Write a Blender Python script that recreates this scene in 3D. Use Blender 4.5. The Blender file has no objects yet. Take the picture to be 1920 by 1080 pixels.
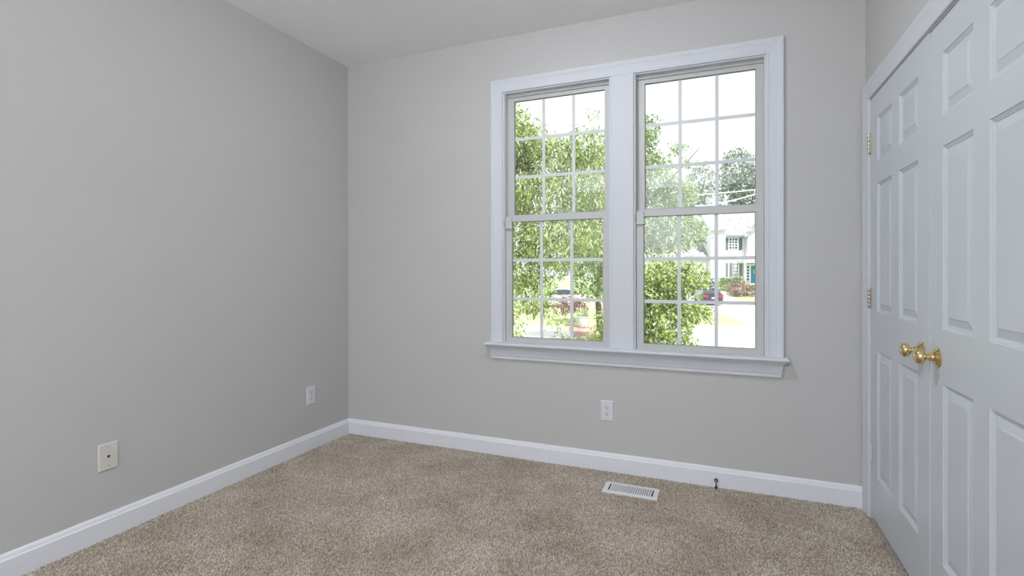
import bpy, bmesh, math, random
import numpy as np
from mathutils import Vector, Matrix

random.seed(7)
rng = np.random.default_rng(11)
scene = bpy.context.scene
COL = scene.collection

# ------------------------------------------------------------------ camera
cam_d = bpy.data.cameras.new('camera')
cam = bpy.data.objects.new('camera', cam_d)
COL.objects.link(cam)
scene.camera = cam
cam_d.sensor_fit = 'HORIZONTAL'
cam_d.sensor_width = 36.0
cam_d.lens = 963.12 / 1920 * 36.0
cam_d.shift_y = (511.34 - 540.0) / 1920.0
cam_d.clip_start = 0.02
cam_d.clip_end = 500
YAW, PITCH, ROLL = 0.389504, -0.002421, -0.001878
EYE = Vector((2.60669, -3.10645, 1.20965))
_fw = Vector((-math.sin(YAW) * math.cos(PITCH), math.cos(YAW) * math.cos(PITCH), math.sin(PITCH)))
_r0 = Vector((math.cos(YAW), math.sin(YAW), 0))
_u0 = _r0.cross(_fw)
_r = math.cos(ROLL) * _r0 + math.sin(ROLL) * _u0
_u = -math.sin(ROLL) * _r0 + math.cos(ROLL) * _u0
cam.matrix_world = Matrix(((_r.x, _u.x, -_fw.x, EYE.x), (_r.y, _u.y, -_fw.y, EYE.y),
                           (_r.z, _u.z, -_fw.z, EYE.z), (0, 0, 0, 1)))

# ------------------------------------------------------------------ colour management, sky, sun, lamps
vs = scene.view_settings
scene.display_settings.display_device = 'sRGB'
vs.view_transform = 'Standard'
vs.look = 'None'
vs.exposure = 0.0
vs.gamma = 1.0
vs.use_curve_mapping = False
scene.cycles.use_denoising = True
scene.cycles.max_bounces = 10
scene.cycles.diffuse_bounces = 7
scene.cycles.transparent_max_bounces = 24
scene.cycles.sample_clamp_indirect = 6.0

world = bpy.data.worlds.new('sky')
scene.world = world
world.use_nodes = True
_bg = world.node_tree.nodes['Background']
_bg.inputs['Color'].default_value = (0.90, 0.95, 1.0, 1)
_bg.inputs['Strength'].default_value = 1.75


def add_light(name, kind, loc, energy, color=(1, 1, 1), rot=(0, 0, 0), **kw):
    d = bpy.data.lights.new(name, kind)
    d.energy = energy
    d.color = color
    for k, v in kw.items():
        setattr(d, k, v)
    o = bpy.data.objects.new(name, d)
    o.location = loc
    o.rotation_euler = rot
    COL.objects.link(o)
    return o


# the sun stands high behind the house and to its right
_sd = Vector((-0.42, 0.50, -0.90))
sun = add_light('sun', 'SUN', (10, -10, 30), 10.0, (1.0, 0.97, 0.90), angle=math.radians(0.6))
sun.rotation_euler = _sd.to_track_quat('-Z', 'Y').to_euler()

W, H, YB = 3.2794, 2.7481, -6.60      # room: x 0..W, y YB..0, z 0..H

# ------------------------------------------------------------------ material helpers
MATS = {}


def mat(name, color, rough=0.5, metal=0.0, spec=None, bump=0.0, bscale=200.0, bdist=0.002, stretch=None,
        mottle=None, mscale=3.0):
    if name in MATS:
        return MATS[name]
    m = bpy.data.materials.new(name)
    m.use_nodes = True
    nt = m.node_tree
    b = nt.nodes['Principled BSDF']
    b.inputs['Base Color'].default_value = (*color, 1)
    b.inputs['Roughness'].default_value = rough
    b.inputs['Metallic'].default_value = metal
    if spec is not None:
        b.inputs['Specular IOR Level'].default_value = spec
    tc = nt.nodes.new('ShaderNodeTexCoord')
    if bump:
        n = nt.nodes.new('ShaderNodeTexNoise')
        n.inputs['Scale'].default_value = bscale
        n.inputs['Detail'].default_value = 3
        src = tc.outputs['Object']
        if stretch:
            mp = nt.nodes.new('ShaderNodeMapping')
            mp.inputs['Scale'].default_value = stretch
            nt.links.new(src, mp.inputs['Vector'])
            src = mp.outputs['Vector']
        nt.links.new(src, n.inputs['Vector'])
        bp = nt.nodes.new('ShaderNodeBump')
        bp.inputs['Strength'].default_value = bump
        bp.inputs['Distance'].default_value = bdist
        nt.links.new(n.outputs['Fac'], bp.inputs['Height'])
        nt.links.new(bp.outputs['Normal'], b.inputs['Normal'])
    if mottle:
        n2 = nt.nodes.new('ShaderNodeTexNoise')
        n2.inputs['Scale'].default_value = mscale
        n2.inputs['Detail'].default_value = 5
        nt.links.new(tc.outputs['Object'], n2.inputs['Vector'])
        cr = nt.nodes.new('ShaderNodeValToRGB')
        cr.color_ramp.elements[0].position = 0.35
        cr.color_ramp.elements[1].position = 0.65
        cr.color_ramp.elements[0].color = (*color, 1)
        cr.color_ramp.elements[1].color = (*mottle, 1)
        nt.links.new(n2.outputs['Fac'], cr.inputs['Fac'])
        nt.links.new(cr.outputs['Color'], b.inputs['Base Color'])
    MATS[name] = m
    return m


def leaf_mat(name, c1, c2, trans=0.45):
    m = bpy.data.materials.new(name)
    m.use_nodes = True
    nt = m.node_tree
    nt.nodes.remove(nt.nodes['Principled BSDF'])
    out = nt.nodes['Material Output']
    geo = nt.nodes.new('ShaderNodeNewGeometry')
    cr = nt.nodes.new('ShaderNodeValToRGB')
    cr.color_ramp.elements[0].color = (*c1, 1)
    cr.color_ramp.elements[1].color = (*c2, 1)
    nt.links.new(geo.outputs['Random Per Island'], cr.inputs['Fac'])
    d = nt.nodes.new('ShaderNodeBsdfDiffuse')
    t = nt.nodes.new('ShaderNodeBsdfTranslucent')
    g = nt.nodes.new('ShaderNodeBsdfGlossy')
    g.inputs['Roughness'].default_value = 0.38
    g.inputs['Color'].default_value = (1, 1, 1, 1)
    nt.links.new(cr.outputs['Color'], d.inputs['Color'])
    nt.links.new(cr.outputs['Color'], t.inputs['Color'])
    mx = nt.nodes.new('ShaderNodeMixShader')
    mx.inputs['Fac'].default_value = trans
    nt.links.new(d.outputs[0], mx.inputs[1])
    nt.links.new(t.outputs[0], mx.inputs[2])
    mx2 = nt.nodes.new('ShaderNodeMixShader')
    mx2.inputs['Fac'].default_value = 0.11
    nt.links.new(mx.outputs[0], mx2.inputs[1])
    nt.links.new(g.outputs[0], mx2.inputs[2])
    nt.links.new(mx2.outputs[0], out.inputs['Surface'])
    return m


def glass_mat():
    m = bpy.data.materials.new('window_glass')
    m.use_nodes = True
    nt = m.node_tree
    nt.nodes.remove(nt.nodes['Principled BSDF'])
    out = nt.nodes['Material Output']
    tr = nt.nodes.new('ShaderNodeBsdfTransparent')
    tr.inputs['Color'].default_value = (0.96, 0.975, 0.97, 1)
    gl = nt.nodes.new('ShaderNodeBsdfGlossy')
    gl.inputs['Roughness'].default_value = 0.0
    fr = nt.nodes.new('ShaderNodeFresnel')
    fr.inputs['IOR'].default_value = 1.45
    mx = nt.nodes.new('ShaderNodeMixShader')
    nt.links.new(fr.outputs[0], mx.inputs['Fac'])
    nt.links.new(tr.outputs[0], mx.inputs[1])
    nt.links.new(gl.outputs[0], mx.inputs[2])
    nt.links.new(mx.outputs[0], out.inputs['Surface'])
    return m


def carpet_mat():
    m = bpy.data.materials.new('beige_carpet')
    m.use_nodes = True
    nt = m.node_tree
    b = nt.nodes['Principled BSDF']
    b.inputs['Roughness'].default_value = 1.0
    b.inputs['Specular IOR Level'].default_value = 0.05
    b.inputs['Sheen Weight'].default_value = 0.25
    b.inputs['Sheen Roughness'].default_value = 0.6
    tc = nt.nodes.new('ShaderNodeTexCoord')

    def noise(scale, detail, rough=0.5):
        n = nt.nodes.new('ShaderNodeTexNoise')
        n.inputs['Scale'].default_value = scale
        n.inputs['Detail'].default_value = detail
        n.inputs['Roughness'].default_value = rough
        nt.links.new(tc.outputs['Object'], n.inputs['Vector'])
        return n
    fine = noise(150, 2.5, 0.7)          # single tufts
    cr = nt.nodes.new('ShaderNodeValToRGB')
    e = cr.color_ramp.elements
    e[0].position, e[0].color = 0.36, (0.165, 0.125, 0.094, 1)
    e[1].position, e[1].color = 0.66, (0.63, 0.58, 0.525, 1)
    mid = cr.color_ramp.elements.new(0.50)
    mid.color = (0.36, 0.31, 0.268, 1)
    nt.links.new(fine.outputs['Fac'], cr.inputs['Fac'])
    patch = noise(3.2, 4.0, 0.6)         # pile brushed this way and that
    cr2 = nt.nodes.new('ShaderNodeValToRGB')
    cr2.color_ramp.elements[0].position, cr2.color_ramp.elements[0].color = 0.36, (0.86, 0.84, 0.82, 1)
    cr2.color_ramp.elements[1].position, cr2.color_ramp.elements[1].color = 0.66, (1.12, 1.12, 1.12, 1)
    nt.links.new(patch.outputs['Fac'], cr2.inputs['Fac'])
    mx = nt.nodes.new('ShaderNodeMix')
    mx.data_type = 'RGBA'
    mx.blend_type = 'MULTIPLY'
    mx.inputs['Factor'].default_value = 1.0
    nt.links.new(cr.outputs['Color'], mx.inputs['A'])
    nt.links.new(cr2.outputs['Color'], mx.inputs['B'])
    nt.links.new(mx.outputs['Result'], b.inputs['Base Color'])
    bp = nt.nodes.new('ShaderNodeBump')
    bp.inputs['Strength'].default_value = 0.8
    bp.inputs['Distance'].default_value = 0.006
    nt.links.new(fine.outputs['Fac'], bp.inputs['Height'])
    nt.links.new(bp.outputs['Normal'], b.inputs['Normal'])
    return m


def pile_mat():
    m = bpy.data.materials.new('carpet_yarn')
    m.use_nodes = True
    nt = m.node_tree
    b = nt.nodes['Principled BSDF']
    b.inputs['Roughness'].default_value = 1.0
    b.inputs['Specular IOR Level'].default_value = 0.0
    geo = nt.nodes.new('ShaderNodeNewGeometry')
    cr = nt.nodes.new('ShaderNodeValToRGB')
    e = cr.color_ramp.elements
    e[0].position, e[0].color = 0.0, (0.385, 0.315, 0.250, 1)
    e[1].position, e[1].color = 1.0, (0.85, 0.785, 0.705, 1)
    mid = e.new(0.5)
    mid.color = (0.60, 0.53, 0.455, 1)
    nt.links.new(geo.outputs['Random Per Island'], cr.inputs['Fac'])
    tc = nt.nodes.new('ShaderNodeTexCoord')
    n = nt.nodes.new('ShaderNodeTexNoise')
    n.inputs['Scale'].default_value = 3.4
    n.inputs['Detail'].default_value = 4
    n.inputs['Roughness'].default_value = 0.6
    nt.links.new(tc.outputs['Object'], n.inputs['Vector'])
    cr2 = nt.nodes.new('ShaderNodeValToRGB')
    cr2.color_ramp.elements[0].position, cr2.color_ramp.elements[0].color = 0.36, (0.83, 0.80, 0.765, 1)
    cr2.color_ramp.elements[1].position, cr2.color_ramp.elements[1].color = 0.66, (1.06, 1.055, 1.04, 1)
    nt.links.new(n.outputs['Fac'], cr2.inputs['Fac'])
    mx = nt.nodes.new('ShaderNodeMix')
    mx.data_type = 'RGBA'
    mx.blend_type = 'MULTIPLY'
    mx.inputs['Factor'].default_value = 1.0
    nt.links.new(cr.outputs['Color'], mx.inputs['A'])
    nt.links.new(cr2.outputs['Color'], mx.inputs['B'])
    nt.links.new(mx.outputs['Result'], b.inputs['Base Color'])
    return m


M_PILE = pile_mat()
M_WALL = mat('greige_wall_paint', (0.535, 0.530, 0.524), 0.85, spec=0.2, bump=0.12, bscale=260, bdist=0.001)
M_CEIL = mat('ceiling_paint', (0.90, 0.90, 0.89), 0.95, spec=0.1, bump=0.15, bscale=180, bdist=0.001)
M_TRIM = mat('white_trim_paint', (0.635, 0.657, 0.70), 0.55, spec=0.12)
M_BASE = mat('lightened_trim_paint', (0.77, 0.785, 0.83), 0.5, spec=0.15)  # trim white, lightened in colour to make up for weak light low down
M_DOOR = mat('white_door_paint', (0.575, 0.61, 0.65), 0.36, spec=0.4, bump=0.22, bscale=60, bdist=0.0012, stretch=(1, 6, 0.35))
M_SASH = mat('almond_vinyl', (0.525, 0.532, 0.53), 0.45)
M_GRID = mat('white_grille', (0.68, 0.70, 0.72), 0.5)
M_SPACER = mat('grey_spacer', (0.20, 0.20, 0.20), 0.6)
M_GLASS = glass_mat()
M_CARPET = carpet_mat()
M_BRASS = mat('polished_brass', (0.80, 0.63, 0.31), 0.08, metal=1.0)
M_NICKEL = mat('satin_nickel', (0.50, 0.46, 0.38), 0.3, metal=1.0)
M_BRONZE = mat('dark_bronze', (0.07, 0.045, 0.03), 0.35, metal=0.7)
M_TIP = mat('tan_rubber', (0.55, 0.40, 0.32), 0.6)
M_PLATE = mat('white_plate_plastic', (0.68, 0.70, 0.75), 0.4)
M_RECEP = mat('ivory_plastic', (0.69, 0.69, 0.64), 0.45)
M_ALMOND = mat('almond_plastic', (0.66, 0.645, 0.60), 0.45)
M_DARK = mat('dark_slot', (0.02, 0.018, 0.015), 0.8)
M_REG = mat('white_enamel', (0.74, 0.75, 0.76), 0.4)
M_STEEL = mat('screw_steel', (0.45, 0.45, 0.45), 0.4, metal=0.9)
M_CLOSET = mat('closet_shadow_paint', (0.10, 0.10, 0.10), 0.9)
M_LAMPGLASS = mat('opal_glass', (0.9, 0.9, 0.9), 0.3)


# ------------------------------------------------------------------ mesh helpers
def obj(name, bm, m, parent=None, smooth=False, loc=None):
    me = bpy.data.meshes.new(name)
    bmesh.ops.recalc_face_normals(bm, faces=bm.faces)
    if smooth:
        for f in bm.faces:
            f.smooth = True
    bm.to_mesh(me)
    bm.free()
    if smooth:
        try:
            me.set_sharp_from_angle(angle=math.radians(38))
        except Exception:
            pass
    me.materials.append(m)
    o = bpy.data.objects.new(name, me)
    COL.objects.link(o)
    if loc is not None:
        o.location = loc
    if parent is not None:
        o.parent = parent
    return o


def tag(o, label, cat, group=None, kind=None):
    o['label'] = label
    o['category'] = cat
    if group:
        o['group'] = group
    if kind:
        o['kind'] = kind
    return o


def empty(name, loc=(0, 0, 0), rz=0.0):
    o = bpy.data.objects.new(name, None)
    o.empty_display_size = 0.1
    o.location = loc
    o.rotation_euler = (0, 0, rz)
    COL.objects.link(o)
    return o


def BM():
    return bmesh.new()


def box(bm, x0, x1, y0, y1, z0, z1, ch=0.0):
    t = bmesh.new()
    vs_ = [t.verts.new((x, y, z)) for x in (x0, x1) for y in (y0, y1) for z in (z0, z1)]
    for f in ((0, 1, 3, 2), (4, 6, 7, 5), (0, 4, 5, 1), (2, 3, 7, 6), (0, 2, 6, 4), (1, 5, 7, 3)):
        t.faces.new([vs_[i] for i in f])
    if ch:
        bmesh.ops.bevel(t, geom=list(t.edges), offset=ch, segments=2, affect='EDGES', profile=0.6)
    merge(bm, t)


def merge(bm, t, M=None):
    if M is not None:
        bmesh.ops.transform(t, matrix=M, verts=t.verts)
    mp = {v: bm.verts.new(v.co) for v in t.verts}
    for f in t.faces:
        try:
            bm.faces.new([mp[v] for v in f.verts])
        except ValueError:
            pass
    t.free()


def loft(bm, rings, closed=True, caps=True):
    """rings: equal-length loops of points, joined one to the next."""
    vr = [[bm.verts.new(p) for p in r] for r in rings]
    n = len(vr[0])
    for a, b in zip(vr[:-1], vr[1:]):
        for i in range(n if closed else n - 1):
            j = (i + 1) % n
            bm.faces.new((a[i], a[j], b[j], b[i]))
    if caps and closed:
        bm.faces.new(list(reversed(vr[0])))
        bm.faces.new(vr[-1])


def prism(bm, pts, fn, t0, t1):
    """closed 2-D outline pts swept between t0 and t1 by fn(a, b, t) -> xyz."""
    loft(bm, [[fn(a, b, t0) for a, b in pts], [fn(a, b, t1) for a, b in pts]])


def lathe(bm, prof, n=28, M=None):
    t = bmesh.new()
    rings = []
    for r, z in prof:
        rings.append([t.verts.new((max(r, 1e-5) * math.cos(2 * math.pi * i / n), max(r, 1e-5) * math.sin(2 * math.pi * i / n), z))
                      for i in range(n)])
    for a, b in zip(rings[:-1], rings[1:]):
        for i in range(n):
            j = (i + 1) % n
            t.faces.new((a[i], a[j], b[j], b[i]))
    t.faces.new(list(reversed(rings[0])))
    t.faces.new(rings[-1])
    merge(bm, t, M)


def tube(bm, pts, rad, n=8):
    pts = [Vector(p) for p in pts]
    rings = []
    for i, p in enumerate(pts):
        d = (pts[min(i + 1, len(pts) - 1)] - pts[max(i - 1, 0)]).normalized()
        a = d.cross(Vector((0.31, 0.17, 0.93)))
        if a.length < 1e-3:
            a = d.cross(Vector((1, 0, 0)))
        a.normalize()
        b = d.cross(a)
        rings.append([p + rad[i] * (math.cos(2 * math.pi * k / n) * a + math.sin(2 * math.pi * k / n) * b) for k in range(n)])
    loft(bm, rings)


def ringframe(bm, outer, inner, d0, d1, fn):
    """rectangular frame, outer/inner = (a0, a1, b0, b1), depth d0..d1."""
    (A0, A1, B0, B1), (a0, a1, b0, b1) = outer, inner

    def c(q, d):
        return [fn(q[0], q[2], d), fn(q[1], q[2], d), fn(q[1], q[3], d), fn(q[0], q[3], d)]
    loops = [c(outer, d0), c(inner, d0), c(inner, d1), c(outer, d1)]
    v = [[bm.verts.new(p) for p in l] for l in loops]
    for k in range(4):
        a, b = v[k], v[(k + 1) % 4]
        for i in range(4):
            j = (i + 1) % 4
            bm.faces.new((a[i], a[j], b[j], b[i]))


XZ = lambda a, b, d: (a, d, b)         # frame in the window wall: depth along y
RX = lambda d: Matrix.Translation(d)


# ================================================================== ROOM SHELL
bm = BM(); box(bm, -0.14, W + 0.9, YB - 0.14, 0.0, -0.2, -0.005)
floor = tag(obj('floor', bm, M_CARPET), 'speckled beige cut pile carpet over the whole room floor', 'floor', kind='structure')
bm = BM(); box(bm, -0.5, W + 1.2, YB - 0.5, 0.5, H, H + 0.25)
tag(obj('ceiling', bm, M_CEIL), 'plain smooth white ceiling of the empty bedroom', 'ceiling', kind='structure')
bm = BM(); box(bm, -0.14, 0.0, YB - 0.14, 0.14, -0.2, H)
tag(obj('wall_left', bm, M_WALL), 'long bare greige wall opposite the white double doors', 'wall', kind='structure')
bm = BM(); box(bm, 0.0, W + 0.9, YB - 0.14, YB, -0.2, H)
tag(obj('wall_back', bm, M_WALL), 'greige wall at the back of the room facing the windows', 'wall', kind='structure')

# window wall with two openings
OZ0, OZ1 = 0.700, 2.395
OL = (1.264, 1.985); OR = (2.111, 2.832)
bm = BM()
YW = 0.13
box(bm, 0.0, OL[0], 0.0, YW, -0.2, H)
box(bm, OR[1], W + 0.9, 0.0, YW, -0.2, H)
box(bm, OL[1], OR[0], 0.0, YW, OZ0, OZ1)
box(bm, OL[0], OR[1], 0.0, YW, -0.2, OZ0)
box(bm, OL[0], OR[1], 0.0, YW, OZ1, H)
tag(obj('wall_front', bm, M_WALL), 'greige wall around the pair of white framed windows', 'wall', kind='structure')

# door wall with the closet opening
DY0, DY1, DZ = -0.0985, -1.6475, 2.0515
bm = BM()
XW = W + 0.12
box(bm, W, XW, DY0, 0.0, -0.2, H)
box(bm, W, XW, YB, DY1, -0.2, H)
box(bm, W, XW, DY1, DY0, DZ, H)
tag(obj('wall_right', bm, M_WALL), 'short greige wall above and beside the white double doors', 'wall', kind='structure')
bm = BM()
box(bm, W + 0.75, W + 0.9, YB, 0.0, -0.005, H)
tag(obj('wall_closet', bm, M_CLOSET), 'unlit closet back wall behind the white double doors', 'wall', kind='structure')

# carpet pile: short tufts standing on the floor, leaning this way and that
def carpet_pile():
    pitch = 0.0056
    nx, ny = int((W - 0.034) / pitch), int(2.3 / pitch)
    gx, gy = np.meshgrid(np.arange(nx), np.arange(ny))
    x = 0.0185 + gx.ravel() * pitch + rng.normal(size=gx.size) * pitch * 0.28
    y = -0.0185 - gy.ravel() * pitch + rng.normal(size=gx.size) * pitch * 0.28
    ok = (x > 0.0172) & (y < -0.0172) & (x < W - 0.004)
    ok &= ~((np.abs(x - 2.1372) < 0.1505) & (np.abs(y + 0.2440) < 0.0750))       # floor register
    ok &= ~((x > W - 0.021) & (y > -0.102))                                       # foot of the door casing
    ok &= ~((np.abs(x - 2.5706) < 0.008) & (np.abs(y + 0.030) < 0.008))           # door stop
    x, y = x[ok], y[ok]
    n = len(x)
    ang = rng.random(n) * 6.283
    lean_a = 1.7 * np.sin(2.1 * x + 1.0) + 1.9 * np.sin(1.7 * y + 2.3 * x)
    h = 0.0052 + 0.0026 * rng.random(n)
    r = 0.0036 + 0.0009 * rng.random(n)
    lx = 0.0020 * np.cos(lean_a) + rng.normal(size=n) * 0.0016
    ly = 0.0020 * np.sin(lean_a) + rng.normal(size=n) * 0.0016
    V = np.zeros((n, 6, 3))
    for k in range(3):
        V[:, k, 0] = x + r * np.cos(ang + k * 2.0944)
        V[:, k, 1] = y + r * np.sin(ang + k * 2.0944)
        V[:, k, 2] = -0.0049
        V[:, 3 + k, 0] = x + lx + 0.55 * r * np.cos(ang + 0.5 + k * 2.0944)
        V[:, 3 + k, 1] = y + ly + 0.55 * r * np.sin(ang + 0.5 + k * 2.0944)
        V[:, 3 + k, 2] = -0.005 + h * (1.0 - 0.22 * (k == 0))
    tri = np.array([(0, 1, 4), (0, 4, 3), (1, 2, 5), (1, 5, 4), (2, 0, 3), (2, 3, 5), (3, 4, 5)])
    Fc = (np.arange(n)[:, None, None] * 6 + tri[None]).reshape(-1)
    me = bpy.data.meshes.new('carpet_pile')
    me.vertices.add(n * 6)
    me.vertices.foreach_set('co', V.reshape(-1))
    m = n * len(tri)
    me.loops.add(m * 3)
    me.loops.foreach_set('vertex_index', Fc.astype(np.int32))
    me.polygons.add(m)
    me.polygons.foreach_set('loop_start', np.arange(m, dtype=np.int32) * 3)
    me.polygons.foreach_set('loop_total', np.full(m, 3, dtype=np.int32))
    me.update(calc_edges=True)
    me.validate()
    me.materials.append(M_PILE)
    o = bpy.data.objects.new('carpet_pile', me)
    COL.objects.link(o)
    return tag(o, 'short speckled beige carpet pile covering the bedroom floor', 'carpet', kind='stuff')


carpet_pile()

# baseboards
BP = [(0.0, -0.005), (0.016, -0.005), (0.016, 0.083), (0.0145, 0.086), (0.0115, 0.089), (0.0105, 0.094), (0.008, 0.101), (0.004, 0.1075), (0.0, 0.1085)]
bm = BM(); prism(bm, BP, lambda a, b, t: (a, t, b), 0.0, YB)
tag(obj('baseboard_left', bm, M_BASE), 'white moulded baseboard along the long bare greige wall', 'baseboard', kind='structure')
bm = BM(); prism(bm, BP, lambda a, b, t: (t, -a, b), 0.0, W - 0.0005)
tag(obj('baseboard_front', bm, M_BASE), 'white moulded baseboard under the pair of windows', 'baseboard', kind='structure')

# door casing: mitred colonial profile, (distance out from opening, thickness)
CP = [(0.0, 0.0), (0.0, 0.0075), (0.004, 0.0100), (0.010, 0.0104), (0.014, 0.0088), (0.030, 0.0110), (0.050, 0.0135),
      (0.062, 0.0165), (0.070, 0.0180), (0.080, 0.0180), (0.0835, 0.0165), (0.0845, 0.0)]


def casing(bm, path, fn, prof=CP):
    """sweeps prof along path [(p, out_dir)], fn(point2d, thickness)."""
    rings = []
    for (pa, pb), (oa, ob) in path:
        rings.append([fn(pa + w * oa, pb + w * ob, t) for w, t in prof])
    loft(bm, rings)


bm = BM()
cyl, cyr, czt = -0.0955, -1.6505, 2.0545
# mitre: each corner's outward direction is diagonal
casing(bm, [((cyl, -0.005), (1, 0)), ((cyl, czt), (1, 1)), ((cyr, czt), (-1, 1)), ((cyr, -0.005), (-1, 0))],
       lambda a, b, t: (W - t, a, b))
tag(obj('trim_1', bm, M_TRIM), 'white moulded casing around the white double doors', 'door casing', kind='structure')
bm = BM()
box(bm, W + 0.001, XW, DY0 - 0.0005, DY0 - 0.003, -0.005, DZ)
box(bm, W + 0.001, XW, DY1 + 0.0005, DY1 + 0.003, -0.005, DZ)
box(bm, W + 0.001, XW, DY1, DY0, DZ - 0.003, DZ - 0.0005)
tag(obj('trim_2', bm, M_TRIM), 'thin white door jamb lining the double door opening', 'door jamb', kind='structure')

# ------------------------------------------------------------------ window casing, stool, apron
WCP = [(0.0, 0.0), (0.0, 0.0100), (0.003, 0.0120), (0.009, 0.0125), (0.012, 0.0105), (0.030, 0.0112), (0.052, 0.0140),
       (0.060, 0.0175), (0.068, 0.0195), (0.078, 0.0200), (0.082, 0.0185), (0.083, 0.0)]
CL, CR, CZT, CZB = 1.2695, 2.8265, 2.3845, 0.745
bm = BM()
casing(bm, [((CL, CZB), (-1, 0)), ((CL, CZT), (-1, 1)), ((CR, CZT), (1, 1)), ((CR, CZB), (1, 0))],
       lambda a, b, t: (a, -t, b), WCP)
# flat mullion casing with beaded edges
mp_ = [(1.979, 0.0), (1.979, 0.0100), (1.982, 0.0120), (1.989, 0.0122), (1.992, 0.0105), (2.104, 0.0105), (2.107, 0.0122),
       (2.114, 0.0120), (2.117, 0.0100), (2.117, 0.0)]
prism(bm, mp_, lambda a, b, t: (a, -b, t), CZB, CZT + 0.004)
tag(obj('trim_3', bm, M_TRIM), 'white moulded casing framing both windows with flat centre mullion', 'window casing', kind='structure')
bm = BM()
st = [(0.018, 0.7465), (-0.052, 0.7445), (-0.060, 0.7415), (-0.0635, 0.7355), (-0.062, 0.7300), (-0.056, 0.7265),
      (-0.050, 0.7245), (-0.047, 0.7215), (-0.044, 0.7160), (-0.040, 0.7130), (-0.018, 0.7125), (0.018, 0.7125)]
x0s, x1s = 1.1530, 2.9310
# the nose returns round both ends: ends taper with the profile
rings = []
for xe, s in ((x0s, 1), (x1s, -1)):
    rings.append([(xe + s * max(0.0, (-0.0635 - a) * -1.0 if a < -0.03 else 0.0) * (1.0 if b < 0.74 else 0.6), a, b) for a, b in st])
loft(bm, rings)
tag(obj('trim_4', bm, M_TRIM), 'white rounded window stool ledge below both windows', 'window sill', kind='structure')
bm = BM()
ap = [(0.0, 0.7125), (0.0240, 0.7125), (0.0235, 0.7040), (0.0190, 0.6960), (0.0165, 0.6800), (0.0150, 0.6660), (0.0165, 0.6640),
      (0.0165, 0.6590), (0.0135, 0.6570), (0.0130, 0.6470), (0.0150, 0.6445), (0.0150, 0.6380), (0.0120, 0.6358), (0.0, 0.6358)]
rings = []
for xe, s in ((1.1750, 1), (2.9090, -1)):
    rings.append([(xe + s * (0.0245 - a) * 0.85 + s * (0.004 if b < 0.65 else 0), -a, b) for a, b in ap])
loft(bm, rings)
tag(obj('trim_5', bm, M_TRIM), 'white moulded apron board under the window stool', 'window apron', kind='structure')


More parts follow.
